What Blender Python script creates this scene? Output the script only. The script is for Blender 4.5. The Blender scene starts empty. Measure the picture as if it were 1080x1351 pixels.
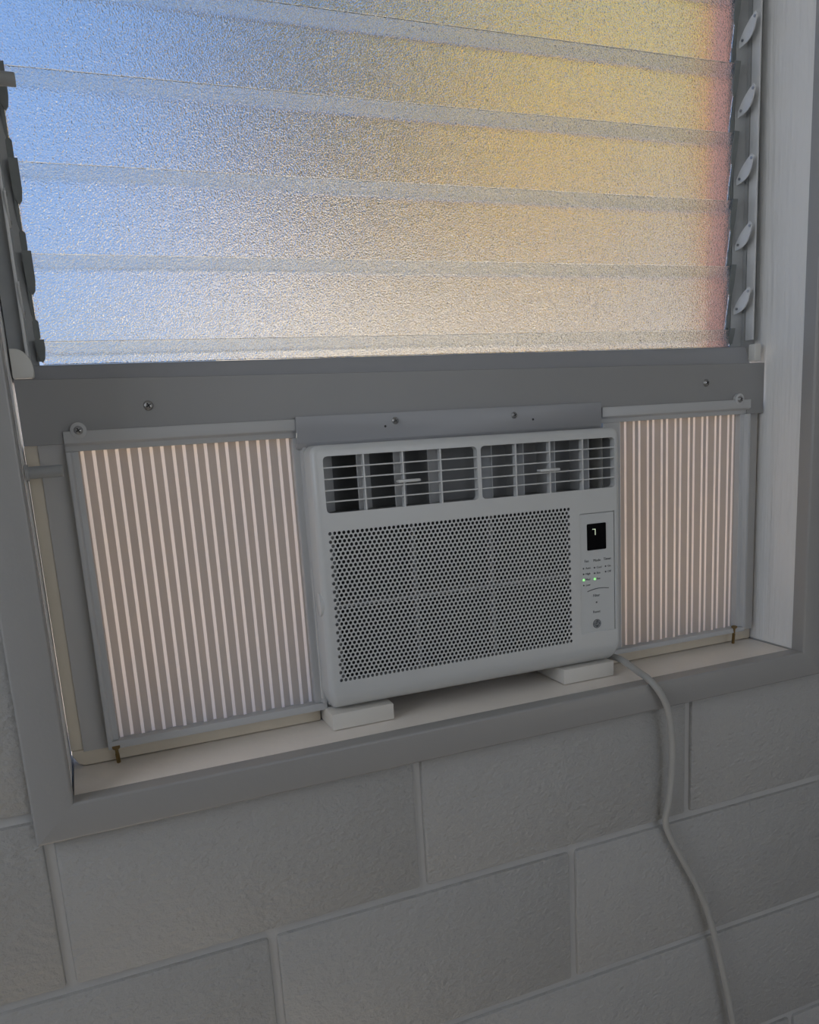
import bpy, bmesh, math, random
from mathutils import Vector, Matrix
random.seed(7)
S = bpy.context.scene
C = S.collection

# ------------------------------------------------------------------ camera
W, H = 1080, 1351
FPX = 1080.0                      # focal length in pixels of the 1080 x 1351 frame
YAW, PITCH, ROLL = .3776, -.2088, .0611
CAM = Vector((.0714, -.8667, .5696))
fw = Vector((math.sin(YAW)*math.cos(PITCH), math.cos(YAW)*math.cos(PITCH), math.sin(PITCH)))
rt = Vector((math.cos(YAW), -math.sin(YAW), 0))
dn = -rt.cross(fw)
rt2 = rt*math.cos(ROLL) + dn*math.sin(ROLL)
dn2 = -rt*math.sin(ROLL) + dn*math.cos(ROLL)
cd = bpy.data.cameras.new('camera')
cd.sensor_fit = 'VERTICAL'; cd.sensor_height = 24.0
cd.lens = FPX/H*24.0
cd.shift_y = 118.0/H
cd.clip_start = .02; cd.clip_end = 200
co = bpy.data.objects.new('camera', cd); C.objects.link(co)
co.matrix_world = Matrix(((rt2.x, -dn2.x, -fw.x, CAM.x), (rt2.y, -dn2.y, -fw.y, CAM.y), (rt2.z, -dn2.z, -fw.z, CAM.z), (0, 0, 0, 1)))
S.camera = co

# ------------------------------------------------------------------ sky, sun, two added fill lights for the room, exposure
SKY = .95
SUN = 9.5
ROOM = 6.6
SIDE = 7.8
w = bpy.data.worlds.new('sky'); S.world = w; w.use_nodes = True
nt = w.node_tree; nt.nodes.clear()
tc = nt.nodes.new('ShaderNodeTexCoord'); sx = nt.nodes.new('ShaderNodeSeparateXYZ')
rp = nt.nodes.new('ShaderNodeValToRGB'); bg = nt.nodes.new('ShaderNodeBackground'); ow = nt.nodes.new('ShaderNodeOutputWorld')
rp.color_ramp.elements[0].position = 0.0; rp.color_ramp.elements[0].color = (.52, .64, .84, 1)
rp.color_ramp.elements[1].position = .75; rp.color_ramp.elements[1].color = (.16, .34, .78, 1)
e = rp.color_ramp.elements.new(.25); e.color = (.30, .50, .93, 1)
nt.links.new(tc.outputs['Generated'], sx.inputs[0]); nt.links.new(sx.outputs['Z'], rp.inputs[0])
nt.links.new(rp.outputs[0], bg.inputs[0]); bg.inputs[1].default_value = SKY
nt.links.new(bg.outputs[0], ow.inputs[0])
sl = bpy.data.lights.new('sun', 'SUN'); sl.energy = SUN; sl.angle = .01; sl.color = (1, .93, .82)
so = bpy.data.objects.new('sun', sl); C.objects.link(so)
so.rotation_euler = Vector((.60, .32, -.73)).to_track_quat('-Z', 'Y').to_euler()
al = bpy.data.lights.new('far_fill_light', 'AREA'); al.shape = 'RECTANGLE'; al.size = 1.7; al.size_y = 1.25
al.energy = ROOM; al.color = (1.0, .96, .885)
ao = bpy.data.objects.new('far_fill_light', al); C.objects.link(ao)
ao.location = (1.4, -3.36, .75); ao.rotation_euler = (math.radians(90), 0, 0)   # faces +Y, unseen fill light added behind the camera, in the far wall's opening
bl = bpy.data.lights.new('side_fill_light', 'AREA'); bl.shape = 'RECTANGLE'; bl.size = 1.2; bl.size_y = .95
bl.energy = SIDE; bl.color = (.95, .975, 1.0)
bo = bpy.data.objects.new('side_fill_light', bl); C.objects.link(bo)
bo.location = (-1.47, -.85, 1.02); bo.rotation_euler = (math.radians(90), 0, math.radians(-90))   # faces +X, unseen light added to brighten the right jamb, in the left wall's opening
S.view_settings.view_transform = 'Standard'; S.view_settings.look = 'None'
S.view_settings.gamma = 1.0; S.view_settings.use_curve_mapping = False
S.view_settings.exposure = 0.0

# ------------------------------------------------------------------ materials
def mat(name, col, rough=.5, metal=0.0, noise=None, bump=None, spec=None, emit=None):
    m = bpy.data.materials.new(name); m.use_nodes = True
    n = m.node_tree; b = n.nodes['Principled BSDF']
    b.inputs['Base Color'].default_value = (*col, 1); b.inputs['Roughness'].default_value = rough; b.inputs['Metallic'].default_value = metal
    if spec is not None: b.inputs['Specular IOR Level'].default_value = spec
    if emit: b.inputs['Emission Color'].default_value = (*emit[0], 1); b.inputs['Emission Strength'].default_value = emit[1]
    t = n.nodes.new('ShaderNodeTexCoord')
    if noise:                              # (scale, amount, stretch)
        mp = n.nodes.new('ShaderNodeMapping'); mp.inputs['Scale'].default_value = noise[2] if len(noise) > 2 else (1, 1, 1)
        z = n.nodes.new('ShaderNodeTexNoise'); z.inputs['Scale'].default_value = noise[0]; z.inputs['Detail'].default_value = 4
        r = n.nodes.new('ShaderNodeMapRange'); r.inputs['To Min'].default_value = 1-noise[1]; r.inputs['To Max'].default_value = 1+noise[1]
        x = n.nodes.new('ShaderNodeMix'); x.data_type = 'RGBA'; x.blend_type = 'MULTIPLY'; x.inputs[0].default_value = 1
        x.inputs[6].default_value = (*col, 1)
        n.links.new(t.outputs['Object'], mp.inputs[0]); n.links.new(mp.outputs[0], z.inputs[0]); n.links.new(z.outputs[0], r.inputs[0])
        n.links.new(r.outputs[0], x.inputs[7]); n.links.new(x.outputs[2], b.inputs['Base Color'])
    if bump:                               # list of (scale, distance, stretch, detail)
        prev = None
        for q in bump:
            mp = n.nodes.new('ShaderNodeMapping'); mp.inputs['Scale'].default_value = q[2]
            z = n.nodes.new('ShaderNodeTexNoise'); z.inputs['Scale'].default_value = q[0]; z.inputs['Detail'].default_value = q[3]
            u = n.nodes.new('ShaderNodeBump'); u.inputs['Distance'].default_value = q[1]; u.inputs['Strength'].default_value = 1
            n.links.new(t.outputs['Object'], mp.inputs[0]); n.links.new(mp.outputs[0], z.inputs[0]); n.links.new(z.outputs[0], u.inputs['Height'])
            if prev: n.links.new(prev.outputs[0], u.inputs['Normal'])
            prev = u
        n.links.new(prev.outputs[0], b.inputs['Normal'])
    return m

U = (1, 1, 1)
M = {}
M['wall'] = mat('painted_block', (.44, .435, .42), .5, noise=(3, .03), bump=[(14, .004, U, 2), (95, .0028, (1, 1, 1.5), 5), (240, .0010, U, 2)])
M['mortar'] = mat('lightened_mortar', (.56, .555, .54), .5, bump=[(60, .0012, U, 4)])  # same paint as the blocks; lightened to put the lit joint bands into the colour
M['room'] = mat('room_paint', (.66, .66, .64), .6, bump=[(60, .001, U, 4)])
M['floor'] = mat('floor_tile', (.42, .38, .33), .5, noise=(6, .15))
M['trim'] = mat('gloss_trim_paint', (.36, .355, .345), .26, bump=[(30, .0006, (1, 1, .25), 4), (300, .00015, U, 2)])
M['jamb'] = mat('brushed_jamb_paint', (.90, .90, .89), .42, bump=[(110, .0030, (1, 1, .05), 3), (14, .0016, U, 3)])
M['sill'] = mat('cream_sill_paint', (.88, .82, .75), .42, noise=(22, .06), bump=[(40, .0008, U, 4)])
M['cream'] = mat('cream_wood', (.74, .66, .53), .5, noise=(40, .07, (1, 1, .1)))
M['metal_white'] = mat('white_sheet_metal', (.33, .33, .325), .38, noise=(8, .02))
M['rail'] = mat('pale_rail_metal', (.36, .365, .38), .32)
M['plastic'] = mat('white_plastic', (.66, .67, .66), .24)
M['plastic2'] = mat('white_cabinet_metal', (.78, .77, .74), .42)
M['curtain_frame'] = mat('curtain_frame_plastic', (.55, .555, .555), .42)
M['filler'] = mat('filler_sheet', (.56, .55, .53), .42)
M['panelgrey'] = mat('control_overlay', (.66, .675, .665), .4)
M['dark'] = mat('dark_cavity', (.30, .305, .31), .7)
M['vane'] = mat('grey_vane_plastic', (.62, .63, .64), .5)
M['filter'] = mat('black_filter_mesh', (.012, .012, .013), .8)
M['fribs'] = mat('filter_frame_grey', (.30, .31, .31), .6)
M['black'] = mat('black_display', (.004, .004, .005), .3, spec=.03)
M['ink'] = mat('grey_print', (.10, .11, .12), .6)
M['inklight'] = mat('pale_print', (.42, .44, .45), .5)
M['led'] = mat('green_led', (.3, 1, .3), .4, emit=((.35, 1, .30), .9))
M['digit'] = mat('display_digit', (.8, .9, .7), .4, emit=((.75, .85, .6), .5))
M['steel'] = mat('zinc_screw', (.42, .42, .42), .32, metal=1)
M['steel_dark'] = mat('screw_recess', (.03, .03, .03), .5)
M['brass'] = mat('bronze_deck_screw', (.30, .21, .09), .42, metal=.8)
M['alu'] = mat('dull_aluminium', (.74, .75, .75), .42, metal=.15, noise=(60, .08))
M['channel'] = mat('weathered_channel', (.40, .41, .41), .5, metal=.2, noise=(50, .15))
M['clip'] = mat('louvre_clip_metal', (.20, .215, .21), .45, metal=.2, noise=(80, .15))
M['capw'] = mat('cap_plastic', (.78, .77, .72), .4)
M['wood'] = mat('painted_block_wood', (.74, .71, .65), .55, noise=(20, .05, (1, 4, 4)))
M['foam'] = mat('grey_foam', (.10, .10, .10), .9)
M['glass_edge'] = mat('ground_glass_edge', (.24, .26, .24), .5)
M['cord'] = mat('grey_cord', (.42, .415, .395), .45)
M['red'] = mat('salmon_exterior_paint', (1.0, .50, .37), .6)
M['concrete'] = mat('pale_concrete', (.66, .58, .48), .8, noise=(2, .1))
M['beige'] = mat('beige_stucco', (.88, .80, .68), .8, noise=(3, .05))
M['greywall'] = mat('grey_stucco', (.26, .26, .23), .8, noise=(3, .08))
M['roof'] = mat('brown_roof', (.30, .19, .12), .8, noise=(6, .15))
M['winglass'] = mat('dark_glass', (.06, .07, .08), .1)
M['leaf_y'] = mat('golden_blossom', (1.0, .68, .04), .6, noise=(3, .25))
M['leaf_g'] = mat('yellow_green_leaf', (.72, .68, .20), .6, noise=(3, .25))
M['leaf_d'] = mat('olive_leaf', (.14, .15, .10), .6, noise=(3, .25))
M['leaf_h'] = mat('hedge_leaf', (.14, .20, .08), .6, noise=(3, .25))
M['bark'] = mat('bark', (.16, .12, .09), .8, noise=(20, .2))

def glass():
    m = bpy.data.materials.new('obscure_glass'); m.use_nodes = True
    n = m.node_tree; b = n.nodes['Principled BSDF']
    b.inputs['Base Color'].default_value = (.95, .965, .955, 1); b.inputs['Roughness'].default_value = .15
    b.inputs['IOR'].default_value = 1.45; b.inputs['Transmission Weight'].default_value = 1
    t = n.nodes.new('ShaderNodeTexCoord')
    z = n.nodes.new('ShaderNodeTexNoise'); z.inputs['Scale'].default_value = 620; z.inputs['Detail'].default_value = 1.0
    u = n.nodes.new('ShaderNodeBump'); u.inputs['Distance'].default_value = .00105; u.inputs['Strength'].default_value = 1
    n.links.new(t.outputs['Object'], z.inputs[0]); n.links.new(z.outputs[0], u.inputs['Height']); n.links.new(u.outputs[0], b.inputs['Normal'])
    return m
M['glass'] = glass()

def translucent(name, col, tr, mixf):
    m = bpy.data.materials.new(name); m.use_nodes = True
    n = m.node_tree; n.nodes.clear()
    o = n.nodes.new('ShaderNodeOutputMaterial'); x = n.nodes.new('ShaderNodeMixShader')
    d = n.nodes.new('ShaderNodeBsdfDiffuse'); t = n.nodes.new('ShaderNodeBsdfTranslucent')
    d.inputs[0].default_value = (*col, 1); t.inputs[0].default_value = (*tr, 1); x.inputs[0].default_value = mixf
    n.links.new(d.outputs[0], x.inputs[1]); n.links.new(t.outputs[0], x.inputs[2]); n.links.new(x.outputs[0], o.inputs[0])
    return m
M['pleat'] = translucent('pleat_vinyl', (.50, .48, .45), (.52, .40, .305), .44)
M['hinge'] = translucent('thin_hinge_vinyl', (.72, .70, .66), (.95, .80, .66), .80)

# ------------------------------------------------------------------ mesh helpers
class MB:
    """collects geometry, then becomes one mesh object"""
    def __init__(s): s.v = []; s.f = []; s.mi = []
    def add(s, vs, fs, mi=0):
        o = len(s.v); s.v += [tuple(v) for v in vs]
        for f in fs: s.f.append([i+o for i in f]); s.mi.append(mi)
        return s
    def box(s, x0, x1, y0, y1, z0, z1, mi=0):
        vs = [(x, y, z) for z in (z0, z1) for y in (y0, y1) for x in (x0, x1)]
        return s.add(vs, [(0, 2, 3, 1), (4, 5, 7, 6), (0, 1, 5, 4), (2, 6, 7, 3), (0, 4, 6, 2), (1, 3, 7, 5)], mi)
    def prism(s, poly, a0, a1, axis='y', mi=0):
        """poly: list of 2-D points, extruded along axis"""
        n = len(poly)
        def P(p, a):
            return (p[0], a, p[1]) if axis == 'y' else ((a, p[0], p[1]) if axis == 'x' else (p[0], p[1], a))
        vs = [P(p, a0) for p in poly] + [P(p, a1) for p in poly]
        fs = [list(range(n))[::-1], list(range(n, 2*n))] + [(i, (i+1) % n, n+(i+1) % n, n+i) for i in range(n)]
        return s.add(vs, fs, mi)
    def tube(s, pts, r, seg=12, cap=True, mi=0, rs=None):
        pts = [Vector(p) for p in pts]; n = len(pts); vs = []; fs = []
        up = Vector((0, 0, 1)); 
        t0 = (pts[1]-pts[0]).normalized()
        if abs(t0.dot(up)) > .95: up = Vector((1, 0, 0))
        nrm = t0.cross(up).normalized()
        for i, p in enumerate(pts):
            t = (pts[min(i+1, n-1)]-pts[max(i-1, 0)]).normalized()
            nrm = (nrm - t*nrm.dot(t)).normalized(); bn = t.cross(nrm)
            rr = rs[i] if rs else r
            for k in range(seg):
                a = 2*math.pi*k/seg; vs.append(p + nrm*math.cos(a)*rr + bn*math.sin(a)*rr)
        for i in range(n-1):
            for k in range(seg): fs.append((i*seg+k, i*seg+(k+1) % seg, (i+1)*seg+(k+1) % seg, (i+1)*seg+k))
        if cap: fs.append(list(range(seg))[::-1]); fs.append([(n-1)*seg+k for k in range(seg)])
        return s.add(vs, fs, mi)
    def build(s, name, m, parent=None, smooth=False, bevel=0, bseg=2, angle=40, only=None):
        me = bpy.data.meshes.new(name); me.from_pydata(s.v, [], s.f); me.update()
        bm = bmesh.new(); bm.from_mesh(me)
        bmesh.ops.recalc_face_normals(bm, faces=bm.faces)
        if bevel:
            es = [e for e in bm.edges if len(e.link_faces) == 2 and e.calc_face_angle(0) > math.radians(30) and (only is None or only(e.verts[0].co, e.verts[1].co))]
            bmesh.ops.bevel(bm, geom=es, offset=bevel, segments=bseg, profile=.5, affect='EDGES', clamp_overlap=True)
        for f in bm.faces: f.smooth = smooth or bevel > 0
        for e in bm.edges:
            if len(e.link_faces) == 2: e.smooth = e.calc_face_angle(0) < math.radians(angle)
        bm.to_mesh(me); bm.free()
        for k in (m if isinstance(m, (list, tuple)) else [m]): me.materials.append(M[k] if isinstance(k, str) else k)
        if isinstance(m, (list, tuple)) and not bevel:
            for p, i in zip(me.polygons, s.mi): p.material_index = i
        return link(name, me, parent)
def link(name, me, parent=None):
    o = bpy.data.objects.new(name, me); C.objects.link(o)
    if parent: o.parent = parent
    return o
def empty(name, loc=(0, 0, 0)):
    o = bpy.data.objects.new(name, None); o.empty_display_size = .05; o.location = loc; C.objects.link(o); return o
def tag(o, label=None, cat=None, group=None, kind=None):
    if label: o['label'] = label
    if cat: o['category'] = cat
    if group: o['group'] = group
    if kind: o['kind'] = kind
    return o
def catmull(pts, n=8):
    pts = [Vector(p) for p in pts]; P = [pts[0]*2-pts[1]] + pts + [pts[-1]*2-pts[-2]]; out = []
    for i in range(1, len(P)-2):
        for k in range(n):
            t = k/n; a, b, c, d = P[i-1], P[i], P[i+1], P[i+2]
            out.append(.5*((2*b)+(c-a)*t+(2*a-5*b+4*c-d)*t*t+(3*b-a-3*c+d)*t*t*t))
    out.append(pts[-1]); return out
def rrect(x0, x1, z0, z1, r, n=4):
    out = []
    for cx, cz, a0 in ((x1-r, z1-r, 0), (x0+r, z1-r, 90), (x0+r, z0+r, 180), (x1-r, z0+r, 270)):
        for k in range(n+1):
            a = math.radians(a0+90*k/n); out.append((cx+r*math.cos(a), cz+r*math.sin(a)))
    return out

# ------------------------------------------------------------------ the room
XL, XR = .029, 1.022            # jamb faces
ZS = .2155                      # sill height
ZT = 1.47                       # window head
WT = .19                        # wall thickness
FL, CE = -4*.2032, 8*.2032
X0, X1 = -1.5, 2.7
YB = -3.4
wall = MB()
J = .0055                        # mortar recess
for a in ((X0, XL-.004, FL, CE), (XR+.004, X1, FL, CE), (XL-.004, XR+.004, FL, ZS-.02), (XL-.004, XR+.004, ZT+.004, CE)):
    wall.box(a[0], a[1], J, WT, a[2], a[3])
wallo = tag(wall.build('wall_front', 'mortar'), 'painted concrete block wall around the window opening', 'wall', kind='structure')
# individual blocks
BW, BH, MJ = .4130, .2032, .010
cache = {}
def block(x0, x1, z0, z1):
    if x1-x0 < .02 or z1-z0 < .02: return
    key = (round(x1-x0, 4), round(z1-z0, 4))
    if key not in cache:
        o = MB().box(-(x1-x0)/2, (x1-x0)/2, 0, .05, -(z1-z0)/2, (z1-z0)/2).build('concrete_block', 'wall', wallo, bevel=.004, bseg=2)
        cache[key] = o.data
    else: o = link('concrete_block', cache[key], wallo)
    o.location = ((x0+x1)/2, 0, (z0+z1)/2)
for r in range(-4, 8):
    z0, z1 = r*BH+MJ/2, (r+1)*BH-MJ/2
    off = -.001 if r % 2 == 0 else .2175
    k = -5
    while True:
        xa_, xb_ = off+k*BW, off+(k+1)*BW; k += 1
        if r == -1:                                   # joint beyond the right edge is set a little wider
            if abs(xa_-1.0435) < .01: xa_ += .055
            if abs(xb_-1.0435) < .01: xb_ += .055
        if r == -2:                                   # this joint is filled flush: one long face
            if abs(xa_-.825) < .01: continue
            if abs(xb_-.825) < .01: xb_ += BW
        x0 = xa_+MJ/2; x1 = xb_-MJ/2
        if x0 > X1: break
        x0c, x1c = max(x0, X0), min(x1, X1)
        if x1c-x0c < .02: continue
        lo, hi, zt, zb = XL-.012, XR+.012, ZT+.012, ZS-.022
        if z1 > zb and z0 < zt:                       # course crosses the opening
            if z0 < zb: 
                if x1c > lo and x0c < hi: z1c = min(z1, zb); block(x0c, x1c, z0, z1c); continue
            if z1 > zt:
                if x1c > lo and x0c < hi: block(x0c, x1c, max(z0, zt), z1); continue
            if x1c <= lo or x0c >= hi: block(x0c, x1c, z0, z1)
            else:
                if x0c < lo: block(x0c, lo, z0, z1)
                if x1c > hi: block(hi, x1c, z0, z1)
        else: block(x0c, x1c, z0, z1)
tag(MB().box(X0, X1, YB, 0, FL-.1, FL).build('floor', 'floor'), 'tiled floor of the room below the frame', 'floor', kind='structure')
tag(MB().box(X0-.1, X1+.1, YB-.1, WT, CE, CE+.1).build('ceiling', 'room'), 'white painted ceiling of the room', 'ceiling', kind='structure')
lw = MB()
for a in ((YB, -1.45, FL, CE), (-.25, WT, FL, CE), (-1.45, -.25, FL, .545), (-1.45, -.25, 1.495, CE)): lw.box(X0-.1, X0, a[0], a[1], a[2], a[3])
tag(lw.build('wall_left', 'room'), 'white painted side wall at the left with a high opening added for the side fill light', 'wall', kind='structure')
tag(MB().box(X1, X1+.1, YB, WT, FL, CE).build('wall_right', 'room'), 'white painted side wall at the right', 'wall', kind='structure')
bw = MB()
for a in ((X0, .52, FL, CE), (2.28, X1, FL, CE), (.52, 2.28, FL, .1), (.52, 2.28, 1.4, CE)): bw.box(a[0], a[1], YB-.1, YB, a[2], a[3])
tag(bw.build('wall_back', 'room'), 'white wall behind the camera with an opening added for the far fill light', 'wall', kind='structure')

# casing: four mitred boards
cw, ct = .040, .012
def casing(name, poly, label):
    o = MB().prism(poly, -ct, J+.004, 'y').build(name, 'trim', bevel=.0030, bseg=3, only=lambda a, b: abs(a.y-b.y) < 1e-6 and a.y < 0 and (abs(a.x-b.x) < 1e-6 or abs(a.z-b.z) < 1e-6)); tag(o, label, 'trim', kind='structure')
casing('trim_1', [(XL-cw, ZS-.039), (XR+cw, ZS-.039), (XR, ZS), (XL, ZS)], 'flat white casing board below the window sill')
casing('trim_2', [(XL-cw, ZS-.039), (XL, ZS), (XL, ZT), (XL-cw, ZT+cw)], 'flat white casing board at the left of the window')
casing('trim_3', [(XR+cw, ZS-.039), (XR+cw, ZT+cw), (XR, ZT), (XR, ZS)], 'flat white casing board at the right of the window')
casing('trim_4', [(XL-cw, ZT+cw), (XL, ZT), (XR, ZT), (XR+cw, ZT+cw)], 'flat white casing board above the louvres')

# ------------------------------------------------------------------ the jalousie window
win = tag(empty('window_1', ((XL+XR)/2, .1, ZS)), 'jalousie window with frosted glass louvres above the air conditioner', 'window', kind='structure')
def W(mb, name, m, parent=win, **k):
    """world-space part under the window (or a sub-part under one of its parts)"""
    o = mb.build(name, m, None, **k); o.parent = parent
    if parent is win: o.matrix_parent_inverse = Matrix.Translation(-Vector(win.location))
    return o
W(MB().box(XL, XR, .0098, WT+.03, ZS-.022, ZS-.001), 'window_sill', 'sill', bevel=.002)
W(MB().box(XL-.015, XL-.001, .0098, WT, ZS, ZT), 'side_jamb', 'jamb', bevel=.0015)
W(MB().box(XR+.001, XR+.015, .0098, WT, ZS, ZT), 'side_jamb', 'jamb', bevel=.0015)
W(MB().box(XL-.015, XR+.015, .0035, WT, ZT, ZT+.015), 'head_jamb', 'jamb', bevel=.0015)
# bottom rail of the louvre frame
W(MB().prism([(.0815, .626), (.0815, .6300), (.0895, .6535), (.0915, .6555), (.118, .6555), (.118, .626)], .0475, .9985, 'x'), 'bottom_rail', 'rail', bevel=.0012)
W(MB().box(.05, 1.0, .083, .125, ZT-.03, ZT), 'head_rail', 'rail', bevel=.0012)
# side channels: web against the jamb with a room-side lip
for s, xa in ((1, XL), (-1, XR)):
    o = W(MB().prism([(xa, .098), (xa+s*.020, .098), (xa+s*.020, .1035), (xa+s*.0365 if s == -1 else xa+s*.027, .1075), (xa+s*.0365 if s == -1 else xa+s*.027, .1185), (xa, .1185)], .640, ZT, 'z'), 'side_channel', 'channel')
    W(MB().box(min(xa+s*.0155, xa+s*.0185), max(xa+s*.0155, xa+s*.0185), .083, .0975, .664, ZT-.03), 'tilt_bar', 'alu', bevel=.0006)
# salmon exterior trim around the opening
W(MB().box(.9825, XR, .1195, .1700, .64, ZT), 'exterior_trim', 'red', bevel=.001)
W(MB().box(XL, .0535, .1195, .1450, .64, ZT), 'exterior_trim', 'red', bevel=.001)
PITCHZ, ZB0 = .0866, .6795
clipm = leverm = rivm = None
for k in range(9):
    zt = ZB0+k*PITCHZ
    yt, yb, th = .0985, .1135, .0048
    g = MB(); zb = zt-.0995
    if k == 0: zb = .6565; yb = .1025
    nx = Vector((0, zt-zb, yb-yt)).normalized()          # outward normal in (y, z) turned
    a = [(yt, zt), (yt+th, zt+.001), (yb+th, zb+.001), (yb, zb)]
    g.prism(a, .0585 if k else .0600, .9795, 'x')
    gb = W(g, 'glass_louver', 'glass', bevel=.0006, bseg=1)
    gb.data.materials.append(M['glass_edge'])
    for f in gb.data.polygons:
        if f.normal.z > .6: f.material_index = 1
    for s in (1, -1):
        xe = .0615 if s == 1 else .9775
        # clip: a tapered tongue over the room face of the blade that wraps round its end
        slope = (yb-yt)/(zb-zt); xo = xe+s*-.0065; xi = xe+s*.0025
        def yz(z, d): return yt+slope*(z-zt)-d
        low = zt-.040 if k else zt-.021
        xz = [(xi, zt+.0022), (xo, zt+.0022), (xo, low+.016), (xo+s*.0012, low+.006), (xo+s*.0045, low), (xi-s*.0015, low+.004), (xi, low+.014)]
        c = MB(); n = len(xz)
        c.add([(x, yz(z, .0003), z) for x, z in xz]+[(x, yz(z, .0020), z) for x, z in xz], [list(range(n)), list(range(n, 2*n))[::-1]]+[(q, (q+1) % n, n+(q+1) % n, n+q) for q in range(n)])
        xa_, xb_ = sorted((xo, xe-s*.0030))
        c.add([(x, yz(z, d), z) for z in (zt+.0022, zb+.004) for d in (.0003, -.0068) for x in (xa_, xb_)], [(0, 1, 3, 2), (4, 6, 7, 5), (0, 4, 5, 1), (2, 3, 7, 6), (0, 2, 6, 4), (1, 5, 7, 3)])
        cl = W(c, 'louver_clip', 'clip')
        if k:                                    # small heel of the clip at the lower end of the blade
            h0, h1 = sorted((xe-s*.0065, xe-s*.0005))
            W(MB().prism(rrect(h0, h1, zb+.016, zb+.036, .0028, 4), yz(zb+.026, .0030), yz(zb+.026, .0008), 'y'), 'clip_heel', 'clip', cl)
        # crescent lever in the plane of the channel
        zo = zt+.0375
        outer = []; inner = []
        for q in range(11):
            t = q/10; py = .0765+.031*t; pz = zo+.0165-.031*t
            bulge = math.sin(math.pi*t)
            outer.append((py-.0062*bulge-.001, pz-.0075*bulge-.0012)); inner.append((py+.0015*bulge+.002, pz+.0035*bulge+.002))
        xl = .9895 if s == -1 else .0475
        lv = W(MB().prism(outer+inner[::-1], xl, xl+.0016, 'x'), 'tilt_lever', 'alu')
        for py, pz in ((.0790, zo+.0125), (.1000, zo-.0085)):
            W(MB().tube([(xl-.0012 if s == -1 else xl+.0028, py, pz), (xl+.001, py, pz)], .0018, 10), 'rivet', 'steel', lv)
# end caps of the bottom rail
cp = MB().prism(rrect(.9995-.0, 1.0115, .6335, .6575, .002), .074, .086, 'y')
W(cp, 'end_cap', 'capw', bevel=.001)
poly = [(.0300, .6420), (.0500, .6420), (.0505, .6480)] + [(.034+.0165*math.cos(t), .650+.021*math.sin(t)) for t in [math.pi*.5*q/8 for q in range(9)]] + [(.0300, .671)]
W(MB().prism(poly, .074, .088, 'y'), 'end_cap', 'capw', bevel=.0012)
# cream stops and grey filler plates round the lower opening
W(MB().prism([(.0302, .2165+.012), (.036, .2185), (.042, ZS), (.3215, ZS), (.3215, .2345), (.0302, .2345)], .0905, .118, 'y'), 'bottom_stop', 'cream', bevel=.0015)
W(MB().box(.7415, 1.0212, .0905, .118, ZS, .2345), 'bottom_stop', 'cream', bevel=.0015)
W(MB().box(.3220, .7410, .1400, .165, ZS, .2380), 'foam_seal', 'foam', bevel=.002)
W(MB().box(.0295, .0445, .0905, .118, .2345, .5745), 'side_stop', 'cream', bevel=.0015)
W(MB().box(1.0165, 1.0215, .0865, .118, .2345, .572), 'side_stop', 'cream', bevel=.001)
W(MB().box(.0425, .0780, .0885, .0903, .2325, .5745), 'filler_plate', 'filler', bevel=.0006)
W(MB().box(.9930, 1.0190, .0845, .0863, .2325, .572), 'filler_plate', 'filler', bevel=.0006)
# metal pegs in the left jamb
for n_, (z, y, xe, lab) in enumerate(((.5480, .045, .0645, 'short grey metal peg on the left jamb beside the header'), (.9085, .050, .0725, 'short dark metal peg on the left jamb beside the upper louvres'))):
    p = MB().tube([(XL+.0003, y, z), (xe-.0008, y, z), (xe, y, z)], .0062, 18, rs=[.0062, .0062, .0054])
    p.tube([(XL+.0003, y, z), (XL+.0035, y, z)], .0082, 18)
    tag(p.build('jamb_peg', 'channel', smooth=True), lab, 'peg', 'jamb pegs')

# ------------------------------------------------------------------ screws
def screw(parent, loc, r=.0048, inv=None, name='screw', axis=None):
    """pan-head cross screw facing the room; its recess is a sub-part-free cut made of two dark bars"""
    m = MB(); prof = [(0, r), (.0008, r), (.0018, r*.85), (.0026, r*.45), (.0028, 0.0001)]
    seg = 16; vs = []; fs = []
    for d, rr in prof:
        for k in range(seg):
            a = 2*math.pi*k/seg; vs.append((rr*math.cos(a), -d, rr*math.sin(a)))
    for i in range(len(prof)-1):
        for k in range(seg): fs.append((i*seg+k, i*seg+(k+1) % seg, (i+1)*seg+(k+1) % seg, (i+1)*seg+k))
    m.add(vs, fs, 0)
    a = .5
    for q in (a, a+math.pi/2):
        c, s_ = math.cos(q), math.sin(q); l, t = r*.55, r*.13
        pts = [(c*l-s_*t, s_*l+c*t), (-c*l-s_*t, -s_*l+c*t), (-c*l+s_*t, -s_*l-c*t), (c*l+s_*t, s_*l-c*t)]
        m.prism(pts, -.0031, -.0012, 'y', 1)
    o = m.build(name, ['steel', 'steel_dark'], None, smooth=True)
    o.location = loc
    if parent: o.parent = parent
    return o

# ------------------------------------------------------------------ header sheet below the louvres
HY = .0765
hd = tag(empty('header_panel', (.52, HY, .56)), 'wide white sheet metal header across the window above the air conditioner', 'panel')
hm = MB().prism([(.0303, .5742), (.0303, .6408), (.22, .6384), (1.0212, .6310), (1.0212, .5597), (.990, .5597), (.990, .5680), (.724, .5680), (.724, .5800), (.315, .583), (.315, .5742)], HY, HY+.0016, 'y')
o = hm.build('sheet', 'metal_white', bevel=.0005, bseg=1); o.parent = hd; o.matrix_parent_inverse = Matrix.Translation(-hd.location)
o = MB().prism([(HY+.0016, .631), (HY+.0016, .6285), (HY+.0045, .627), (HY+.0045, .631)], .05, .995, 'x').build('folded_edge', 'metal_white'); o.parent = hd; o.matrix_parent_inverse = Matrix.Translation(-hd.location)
for x, z in ((.1579, .6096), (.9149, .6063)):
    s_ = screw(hd, Vector((x, HY, z))-hd.location, .0052)

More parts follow.
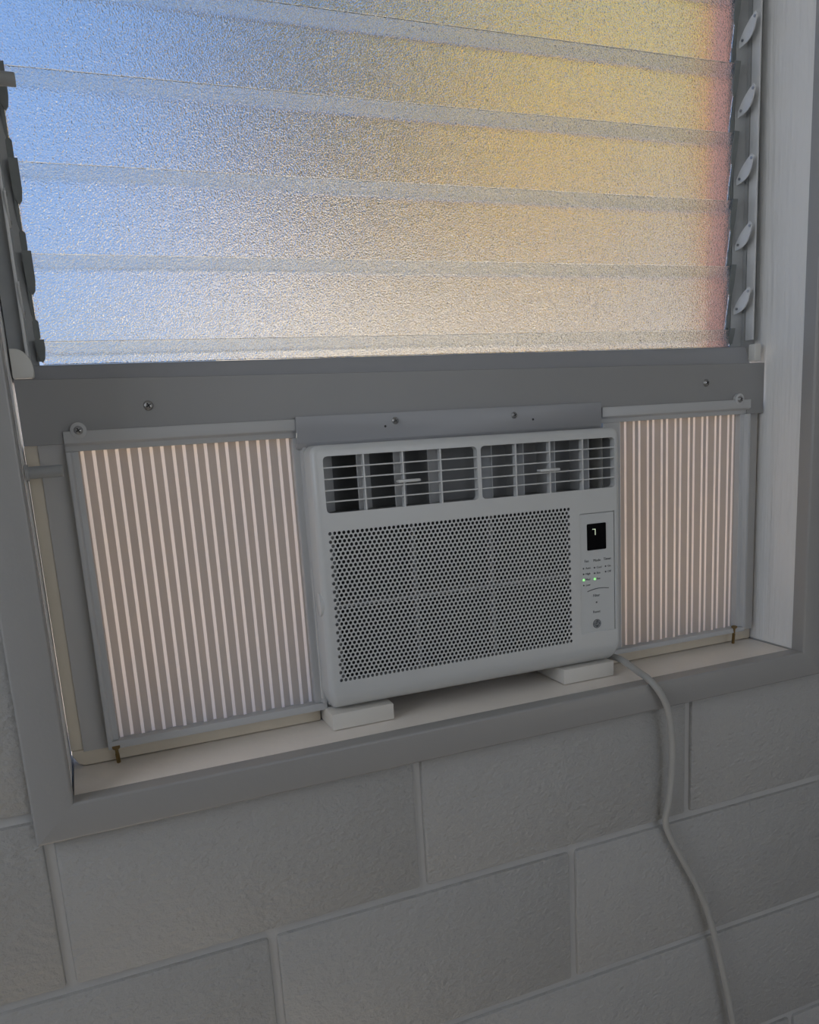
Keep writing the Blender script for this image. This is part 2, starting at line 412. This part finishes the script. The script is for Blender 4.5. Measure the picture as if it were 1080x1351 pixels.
# ------------------------------------------------------------------ accordion side panels
def accordion(label, xa, xb, za, zb, nlines, side, screw_at, y0, frame):
    """xa..xb the pleated field; frame = outer x0, x1, z0, z1"""
    t = tag(empty('accordion_panel', ((xa+xb)/2, y0, za)), label, 'side panel', 'accordion side panels')
    inv = Matrix.Translation(-t.location)
    def put(mb, name, m, par=t, **k):
        o = mb.build(name, m, None, **k); o.parent = par
        if par is t: o.matrix_parent_inverse = inv
        return o
    fx0, fx1, fz0, fz1 = frame
    yf = y0-.0150; zhb = .5728 if side == 'l' else .5665
    # pleats: zigzag walls with thin hinge strips at every fold
    p = MB(); hw = .0018; A = .0017; n = nlines
    xs = [xa+.0035+(xb-xa-.007)*i/(n-1) for i in range(n)]
    prof = []                     # (x, y, is_hinge_to_next)
    prof.append((xa-.004, y0+.0, 0))
    for i, x in enumerate(xs):
        yy = y0+(A if i % 2 else -A)
        prof.append((x-hw, yy, 1)); prof.append((x+hw, yy, 0))
    prof.append((xb+.004, y0, 0))
    for (x0, ya, h), (x1, yb, _) in zip(prof[:-1], prof[1:]):
        p.add([(x0, ya, za-.004), (x1, yb, za-.004), (x1, yb, zb+.004), (x0, ya, zb+.004)], [(0, 1, 2, 3)], h)
    put(p, 'pleated_curtain', ['pleat', 'hinge'])
    # frame: top rail with stepped lip, bottom rail, two stiles
    tr = MB().prism([(yf, fz1), (yf, fz1-.0125), (yf+.0058, fz1-.0150), (yf+.0062, zb), (y0+.006, zb), (y0+.006, zhb), (HY-.0003, zhb), (HY-.0003, fz1)], fx0, .3180 if side == 'l' else fx1, 'x')
    put(tr, 'top_rail', 'curtain_frame', bevel=.0008)
    put(MB().prism([(yf+.002, fz0), (yf+.002, za), (y0+.006, za), (y0+.006, fz0)], fx0, fx1, 'x'), 'bottom_rail', 'curtain_frame', bevel=.0008)
    for (q0, q1) in ((fx0, xa), (xb, fx1)):
        outer_left = q0 == fx0
        lip = [(q0, yf), (q0+.0045, yf), (q0+.0065, yf+.0062), (q1, yf+.0062), (q1, y0+.005), (q0, y0+.005)] if outer_left else [(q1, yf), (q1-.0045, yf), (q1-.0065, yf+.0062), (q0, yf+.0062), (q0, y0+.005), (q1, y0+.005)]
        put(MB().prism(lip, za-.0, zb+.0, 'z'), 'stile', 'curtain_frame', bevel=.0008)
    # screw boss and screw in the outer top corner
    bx, bz = screw_at
    b = MB().tube([(bx, yf+.004, bz), (bx, yf-.0006, bz), (bx, yf-.0012, bz)], .0082, 20, rs=[.0082, .0082, .0072])
    bo = put(b, 'screw_boss', 'curtain_frame', smooth=True)
    screw(bo, Vector((bx, yf-.0012, bz)), .0046)
    return t
PY = .0870
accordion('pleated translucent side panel at the left of the air conditioner', .0815, .3130, .2430, .5660, 20, 'l', (.0844, .5875), PY, (.0690, .3270, .2340, .5870))
accordion('pleated translucent side panel at the right of the air conditioner', .7700, .9800, .2410, .5600, 18, 'r', (.9715, .5812), PY, (.7370, .9935, .2340, .5806))

# long bronze screws standing in front of the bottom rails
for (a, b, lab) in (((.0772, .0725, .2372), (.0779, .0800, .2158), 'bronze deck screw driven into the sill below the left pleated panel'),
                    ((.9732, .0735, .2440), (.9765, .0790, .2158), 'bronze deck screw driven into the sill below the right pleated panel')):
    a, b = Vector(a), Vector(b); d = (b-a).normalized(); t = tag(empty('deck_screw', b), lab, 'screw', 'deck screws on the sill')
    h = MB().tube([a, a+d*.0012, a+d*.0032], .004, 16, rs=[.0043, .0043, .0020])
    o = h.build('head', 'brass', smooth=True); o.parent = t; o.matrix_parent_inverse = Matrix.Translation(-b)
    n = 40; L = (b-a).length
    pts = [a+d*(.003+(L-.003)*i/n) for i in range(n+1)]
    o = MB().tube(pts, .002, 10, rs=[.0020 if i < 14 else (.0024 if i % 2 else .0015) for i in range(n+1)]).build('threaded_shank', 'brass', smooth=True)
    o.parent = t; o.matrix_parent_inverse = Matrix.Translation(-b)

# ------------------------------------------------------------------ the air conditioner
def rotm(yaw, tilt, roll):
    return Matrix.Rotation(yaw, 3, 'Z') @ Matrix.Rotation(tilt, 3, 'X') @ Matrix.Rotation(roll, 3, 'Y')
ac = tag(empty('air_conditioner'), 'white window air conditioner with perforated front grille and control panel', 'air conditioner')
ac.matrix_world = Matrix.Translation((.49885, .040, .36643)) @ rotm(math.radians(-.003), math.radians(-.603), math.radians(.262)).to_4x4()
PH = .005661
AX0, AX1, AZ0, AZ1 = -.1765, .2425, -.1283, .1890
# bezel: flat front with openings, rounded edges swept back
def bezel():
    r = .0075; rb = .026
    flat = rrect(AX0+r, AX1-r, AZ0+rb, AZ1-r, .003, 4)
    holes = [rrect(-.1630, .0325, .1115, .1762, .005, 4), rrect(.0375, .2340, .1115, .1762, .005, 4)]
    gx0, gx1, gz0, gz1 = -29.4*PH, 29.4*PH, -16.3*PH, 16.3*PH
    holes.append([(gx1, gz1), (gx0, gz1), (gx0, gz0), (gx1, gz0)])
    cx0, cx1, cz0, cz1 = .1778, .2327, -.0815, .0805
    holes.append([(cx1, cz1), (cx0, cz1), (cx0, cz0), (cx1, cz0)])
    bm = bmesh.new()
    loops = []
    for lp in [flat]+holes:
        vs = [bm.verts.new((x, 0, z)) for x, z in lp]
        loops.append(vs)
    es = []
    for vs in loops:
        for i in range(len(vs)): es.append(bm.edges.new((vs[i], vs[(i+1) % len(vs)])))
    bmesh.ops.triangle_fill(bm, use_beauty=True, use_dissolve=False, edges=es)
    # outer rounding
    cx, cz = (AX0+AX1)/2, (AZ0+rb+AZ1-r)/2
    prev = loops[0]
    for k in range(1, 8):
        th = math.radians(90*k/7); ring = []
        for (x, z) in flat:
            ix = max(-1, min(1, (x-cx)/((AX1-AX0)/2-r-.003))); iz = max(-1, min(1, (z-cz)/((AZ1-r-AZ0-rb)/2-.003)))
            ox = (x-(AX1-r-.003))/.003 if x > AX1-r-.003 else ((x-(AX0+r+.003))/.003 if x < AX0+r+.003 else 0)
            oz = (z-(AZ1-r-.003))/.003 if z > AZ1-r-.003 else ((z-(AZ0+rb+.003))/.003 if z < AZ0+rb+.003 else 0)
            down = max(0, -oz); rz = rb*down+r*(1-down)
            ring.append(bm.verts.new((x+ox*r*math.sin(th), (r+(.020)*down*abs(oz))*(1-math.cos(th)), z+oz*rz*math.sin(th))))
        n = len(ring)
        for i in range(n): bm.faces.new((prev[i], prev[(i+1) % n], ring[(i+1) % n], ring[i]))
        prev = ring
    ring = [bm.verts.new((v.co.x, .034, v.co.z)) for v in prev]; n = len(ring)
    for i in range(n): bm.faces.new((prev[i], prev[(i+1) % n], ring[(i+1) % n], ring[i]))
    ring2 = [bm.verts.new((v.co.x*.98+cx*.02, .034, v.co.z*.98+cz*.02)) for v in ring]
    for i in range(n): bm.faces.new((ring[i], ring[(i+1) % n], ring2[(i+1) % n], ring2[i]))
    # inner returns of the openings
    for vs, d in zip(loops[1:], (.010, .010, .0015, .0045)):
        n = len(vs); bk = [bm.verts.new((v.co.x, d, v.co.z)) for v in vs]
        for i in range(n): bm.faces.new((vs[i], vs[(i+1) % n], bk[(i+1) % n], bk[i]))
    bmesh.ops.recalc_face_normals(bm, faces=bm.faces)
    for f in bm.faces: f.smooth = True
    for e in bm.edges:
        if len(e.link_faces) == 2: e.smooth = e.calc_face_angle(0) < math.radians(35)
    me = bpy.data.meshes.new('front_bezel'); bm.to_mesh(me); bm.free(); me.materials.append(M['plastic'])
    return link('front_bezel', me, ac)
bezel()
# cabinet behind the bezel, reaching outdoors (hollow: walls only)
AB0, AB1 = AX0+.006, AX1-.006
cab = MB()
cab.box(AB0, AB0+.002, .030, .33, AZ0+.002, AZ1-.004); cab.box(AB1-.002, AB1, .030, .33, AZ0+.002, AZ1-.004)
cab.box(AB0, AB1, .030, .33, AZ1-.006, AZ1-.004); cab.box(AB0, AB1, .030, .33, AZ0+.002, AZ0+.004); cab.box(AB0, AB1, .328, .33, AZ0+.002, AZ1-.004)
cab.build('cabinet', 'plastic2', ac)
# side seam flange, tab and little screws on the visible left side
MB().box(AX0-.0012, AX0+.0015, .0345, .0385, -.118, .172).build('side_seam', 'plastic2', ac, bevel=.0005)
tabp = [(.012+.010*math.cos(t), .0045+.0145*math.sin(t)) for t in [math.pi*2*q/20 for q in range(20)]]
MB().prism(tabp, AX0-.0022, AX0+.004, 'x').build('side_tab', 'plastic', ac, bevel=.0006)
for z in (-.083,):
    sp = MB().tube([(AB0-.0022, .0425, z), (AB0+.001, .0425, z)], .0035, 12); sp.build('side_screw', 'steel', ac, smooth=True)
MB().box(AB0-.0008, AB0+.001, .044, .049, -.114, -.098).build('side_slot', 'steel_dark', ac)
# discharge vent: cavity, vanes, bars, sliders
cv = MB(); x0, x1, z0, z1 = -.166, .237, .108, .1795
cv.add([(x0, .009, z0), (x1, .009, z0), (x1, .009, z1), (x0, .009, z1), (x0, .075, z0), (x1, .075, z0), (x1, .075, z1), (x0, .075, z1)],
       [(4, 5, 6, 7), (0, 1, 5, 4), (2, 3, 7, 6), (0, 4, 7, 3), (1, 2, 6, 5)])
cv.build('vent_duct', 'dark', ac)
for i, x in enumerate((-.150, -.102, -.055, -.010, .060, .106, .153, .205)):
    a = math.radians(52 if i < 4 else 62); ln = .017; dx, dy = math.cos(a)*ln, math.sin(a)*ln
    if i < 4: dx = abs(dx)*1.2
    else: dx = -abs(dx)*.6
    t = .0006
    MB().prism([(x-dx, .040-dy), (x-dx+t*2, .040-dy), (x+dx+t*2, .040+dy), (x+dx, .040+dy)], .1092, .1785, 'z').build('vane', 'vane', ac)
for hx0, hx1 in ((-.163, .0325), (.0375, .234)):
    for k in range(1, 5):
        z = .1762-.0647*k/5
        MB().prism(rrect(.0012, .0052, z-.00085, z+.00085, .0004, 1), hx0, hx1, 'x').build('vent_bar', 'plastic', ac)
    for k in range(1, 4):
        x = hx0+(hx1-hx0)*k/4
        MB().prism([(x-.00085, .0005), (x+.00085, .0005), (x+.00085, .008), (x-.00085, .008)], .1115, .1762, 'z').build('vent_post', 'plastic', ac)
for x, z in ((-.0604, .1418), (.1325, .1408)):
    k = MB().prism(rrect(x-.0145, x+.0145, z-.0016, z+.0016, .0014, 3), -.0055, .004, 'y'); k.build('vane_slider', 'plastic', ac, bevel=.0004)
# perforated intake grille, 2128 round holes
g = MB(); hr = .37*PH; rp_ = PH*math.sqrt(3)/2; seg = 12
gx0, gx1, gz0, gz1 = -29.4*PH, 29.4*PH, -16.3*PH, 16.3*PH; yb = .0008
zlo, zhi = -18.5*rp_, 18.5*rp_
for r in range(37):
    zc = (18-r)*rp_; n = 58 if r % 2 == 0 else 57
    xs0 = -n/2*PH
    za, zb = zc-rp_/2, zc+rp_/2
    for x0, x1 in ((gx0, xs0), (-xs0, gx1)): g.add([(x0, 0, za), (x1, 0, za), (x1, 0, zb), (x0, 0, zb)], [(0, 1, 2, 3)])
    for i in range(n):
        xc = xs0+(i+.5)*PH; vs = []
        for k in range(seg):
            a = 2*math.pi*k/seg+math.pi/4; c, s_ = math.cos(a), math.sin(a)
            q = 1/max(abs(c), abs(s_)); vs.append((xc+c*q*PH/2, 0, zc+s_*q*rp_/2))
        for d in (0, yb):
            for k in range(seg):
                a = 2*math.pi*k/seg+math.pi/4; vs.append((xc+hr*math.cos(a), d, zc+hr*math.sin(a)))
        fs = []
        for k in range(seg):
            j = (k+1) % seg
            fs.append((k, j, seg+j, seg+k)); fs.append((seg+k, seg+j, 2*seg+j, 2*seg+k))
        g.add(vs, fs)
g.add([(gx0, 0, gz0), (gx1, 0, gz0), (gx1, 0, zlo), (gx0, 0, zlo)], [(0, 1, 2, 3)])
g.add([(gx0, 0, zhi), (gx1, 0, zhi), (gx1, 0, gz1), (gx0, 0, gz1)], [(0, 1, 2, 3)])
me = bpy.data.meshes.new('intake_grille'); me.from_pydata(g.v, [], g.f); me.update(); me.materials.append(M['plastic'])
link('intake_grille', me, ac)
fl = MB().box(gx0-.003, gx1+.003, .0130, .0142, gz0-.003, gz1+.003).build('air_filter', 'filter', ac)
for x, wd in ((-28.3*PH, .0095), (-9.9*PH, .0042), (8.7*PH, .0042), (29.6*PH, .0060)):
    MB().box(x-wd/2, x+wd/2, .0035, .012, gz0, gz1).build('filter_rib', 'fribs', fl)
MB().box(gx0, gx1, .0032, .0118, .2*PH-.0021, .2*PH+.0021).build('filter_rib', 'fribs', fl)
MB().box(gx0, gx1, .0040, .0118, gz0, gz0+.0035).build('filter_rib', 'fribs', fl)
# control panel, slightly recessed
cp_ = MB().box(.1770, .2335, .0040, .0060, -.0825, .0815).build('control_panel', 'panelgrey', ac)
MB().box(.1779, .2315, .0006, .0045, -.0815, .0792).build('overlay', 'panelgrey', cp_)
dz0, dz1 = .0308, .0660
MB().prism(rrect(.1892, .2190, dz0, dz1, .0015, 3), .0000, .0009, 'y').build('display', 'black', cp_)
# lit digit "7"
MB().box(.1975, .2020, -.0004, .0002, .0582, .0590).box(.2014, .2022, -.0004, .0002, .0508, .0586).build('display_digit', 'digit', cp_)
def text(body, x, z, size, m, parent, y=.0004, align='LEFT', name='print'):
    cu = bpy.data.curves.new('txt', 'FONT'); cu.body = body; cu.size = size; cu.align_x = align; cu.align_y = 'CENTER'; cu.extrude = .0001; cu.resolution_u = 2
    ob = bpy.data.objects.new('txt', cu); C.objects.link(ob)
    bpy.context.view_layer.update()
    me = bpy.data.meshes.new_from_object(ob.evaluated_get(bpy.context.evaluated_depsgraph_get()))
    bpy.data.objects.remove(ob)
    for v in me.vertices: v.co = (v.co.x+x, y-v.co.z, v.co.y+z)
    me.flip_normals() if False else None
    me.materials.clear(); me.materials.append(M[m]); me.name = name
    return link(name, me, parent)
text('Fan', .1845, .0170, .0050, 'ink', cp_); text('Mode', .1985, .0165, .0050, 'ink', cp_); text('Timer', .2145, .0170, .0050, 'ink', cp_)
rows = {.1829: (('Auto', .0075), ('High', -.0001), ('Med', -.0079), ('Low', -.0152)), .2003: (('Cool', .0069), ('Eco', -.0006), ('Fan', -.0084)), .2178: (('On', .0070), ('Off', -.0004))}
for x, it in rows.items():
    for s_, z in it:
        lit = s_ == 'Med' or (x == .2003 and s_ == 'Fan')
        MB().tube([(x, -.0004 if lit else .0002, z), (x, .0008, z)], .0014 if lit else .0011, 12).build('indicator', 'led' if lit else 'ink', cp_)
        text(s_, x+.0032, z, .0040, 'ink', cp_)
arc = [(.1885+.034*t, .0003, -.0243+.0022*math.sin(math.pi*t)+.0012*t) for t in [i/14 for i in range(15)]]
MB().tube(arc, .00045, 6).build('print_line', 'ink', cp_)
text('Filter', .2027, -.0310, .0052, 'ink', cp_, align='CENTER'); text('Reset', .2027, -.0535, .0052, 'ink', cp_, align='CENTER')
MB().tube([(.2027, .0002, -.0405), (.2027, .0008, -.0405)], .0012, 10).build('indicator', 'ink', cp_)
text('OK', .2195, -.0285, .0030, 'inklight', cp_, align='CENTER') if False else None
lg = MB().tube([(.2028, .0, -.0700), (.2028, .0008, -.0700)], .0062, 28).build('round_logo', 'ink', cp_)
for r_ in (.0052,):
    MB().tube([(.2028+r_*math.cos(a), -.0002, -.0700+r_*math.sin(a)) for a in [2*math.pi*i/32 for i in range(33)]], .00028, 5, cap=False).build('logo_ring', 'inklight', lg)
text('GE', .2028, -.0700, .0060, 'inklight', lg, y=-.0002, align='CENTER', name='logo_letters')
for k in range(4):
    a0 = k*math.pi/2+.3
    MB().tube([(.2028+.0042*math.cos(a0+.9*t), -.0002, -.0700+.0042*math.sin(a0+.9*t)+.0) for t in [i/6 for i in range(7)]], .00028, 5).build('logo_swirl', 'inklight', lg)
# top mounting rail screwed to the header
rl = MB().prism([(.0270, .1925), (.0270, .2225), (.0283, .2225), (.0283, .1935), (.060, .1866), (.060, .1855), (.031, .1858)], -.1835, .2335, 'x').build('top_mounting_rail', 'rail', ac, bevel=.0004, bseg=1)
for x, z in ((-.0615, .2125), (.1010, .2115)):
    screw(rl, (x, .0270, z), .0042)
for x, z in ((-.0745, .2065), (.1285, .2050)):
    MB().tube([(x, .0267, z), (x, .0275, z)], .0014, 12).build('screw_hole', 'steel_dark', rl)

# ------------------------------------------------------------------ things on the sill
tag(MB().box(.3235, .4035, .0450, .135, ZS, ZS+.0205).build('wood_block', 'wood', bevel=.0012), 'white painted wood block under the left end of the air conditioner', 'block', 'wood blocks on the sill')
tag(MB().box(.6520, .7330, .0460, .135, ZS, ZS+.0205).build('wood_block', 'wood', bevel=.0012), 'white painted wood block under the right end of the air conditioner', 'block', 'wood blocks on the sill')
cpts = [(.7530, .1300, .2205), (.7525, .1050, .2250), (.7505, .0750, .2325), (.7475, .0480, .2345), (.7468, .0320, .2320), (.7472, .0140, .2275), (.7470, -.0110, .2222), (.7560, -.0210, .2065), (.7690, -.0225, .1800), (.7769, -.0220, .1406),
        (.7795, -.0200, .0950), (.7775, -.0170, .0450), (.7760, -.0110, .0100), (.7865, -.0100, -.0200), (.8030, -.0110, -.0520), (.8440, -.0130, -.1330), (.8745, -.0140, -.2310), (.9040, -.0150, -.3600), (.925, -.016, -.48), (.93, -.018, -.62), (.90, -.04, -.76), (.80, -.10, -.8070), (.60, -.20, -.8078)]
tag(MB().tube(catmull(cpts, 8), .0046, 14).build('power_cord', 'cord', smooth=True), 'pale grey power cord hanging from the air conditioner over the sill', 'cord')

# ------------------------------------------------------------------ outdoors, seen blurred through the glass
GZ = -1.0
tag(MB().box(-14, 24, WT, 30, GZ-.2, GZ).build('ground', 'concrete'), 'pale sunlit paving outside the window', 'ground', kind='structure')
def tree(label, base, ht, crowns, leafm, n, leaf, group='trees outside the window', seed=1, name='garden_tree'):
    rnd = random.Random(seed); t = tag(empty(name, base), label, 'tree', group)
    b = Vector(base)
    tk = MB(); tk.tube(catmull([(0, 0, 0), (.04, .02, ht*.35), (-.02, .03, ht*.7), (.02, 0, ht)], 4), .1, 10, rs=[.11-.07*i/12 for i in range(13)])
    for c in crowns[:4]: tk.tube(catmull([(0, 0, ht*.55), (c[0]*.4, c[1]*.4, (ht*.6+c[2])*.5), (c[0]*.8, c[1]*.8, c[2])], 3), .03, 6, rs=[.045-.03*i/6 for i in range(7)])
    tk.build('trunk', 'bark', t, smooth=True)
    lf = MB(); tot = sum(c[3]**2 for c in crowns)
    for c in crowns:
        for _ in range(int(n*c[3]**2/tot)):
            while True:
                p = Vector((rnd.uniform(-1, 1), rnd.uniform(-1, 1), rnd.uniform(-1, 1)))
                if .25 < p.length < 1: break
            p = Vector(c[:3])+Vector((p.x*c[3], p.y*c[3], p.z*c[3]*.8))
            d = Vector((rnd.uniform(-1, 1), rnd.uniform(-1, 1), rnd.uniform(-1, .4))).normalized(); s_ = d.cross(Vector((rnd.uniform(-1, 1), rnd.uniform(-1, 1), rnd.uniform(-1, 1)))).normalized()
            l = leaf*rnd.uniform(.7, 1.3)
            lf.add([p, p+d*l*.5+s_*l*.28, p+d*l, p+d*l*.5-s_*l*.28], [(0, 1, 2, 3)])
    o = lf.build('foliage', leafm, t); o['kind'] = 'stuff'
    return t
tree('golden blossoming tree glowing behind the upper right louvres', (3.25, 3.9, GZ), 3.0, [(0, 0, 3.22, .50), (.38, .1, 3.08, .42), (-.32, 0, 3.3, .38)], 'leaf_y', 4200, .13, seed=3)
tree('yellow green tree behind the top right louvres', (5.2, 5.4, GZ), 4.0, [(0, 0, 5.1, 1.2), (-1.3, 0, 5.0, 1.0), (1.3, .2, 5.0, 1.1), (-.4, .3, 5.9, 1.1), (2.4, .2, 5.3, 1.1)], 'leaf_g', 7000, .2, seed=5)
tree('dull olive tree behind the middle louvres', (1.80, 4.6, GZ), 3.0, [(0, 0, 3.6, .68), (.5, .2, 3.2, .55), (-.3, .1, 4.3, .6), (.55, 0, 4.1, .6)], 'leaf_d', 5000, .14, seed=9)
# beige house across the yard
hs = tag(empty('beige_house', (7, 8, GZ)), 'pale beige house across the yard behind the right louvres', 'house')
def hp(mb, name, m, par=hs):
    o = mb.build(name, m, None); o.parent = par
    if par is hs: o.matrix_parent_inverse = Matrix.Translation(-hs.location)
    return o
hp(MB().box(2.3, 15, 8, 12, GZ, 2.75), 'wall', 'beige')
hp(MB().prism([(7.4, 2.7), (12.6, 2.7), (10, 3.7)], 1.9, 15.4, 'x'), 'roof', 'roof')
for x in (4.2, 8.2, 12):
    f = hp(MB().box(x-.06, x+1.26, 7.95, 8.05, .3, 1.6), 'window_frame', 'rail'); hp(MB().box(x, x+1.2, 7.93, 7.96, .36, 1.54), 'pane', 'winglass', f)
tag(MB().box(-3.0, 2.2, 6.4, 6.6, GZ, .75).box(-3.05, 2.25, 6.36, 6.64, .75, .83).build('garden_wall', 'greywall'), 'low grey garden wall across the yard behind the lower left louvres', 'garden wall')
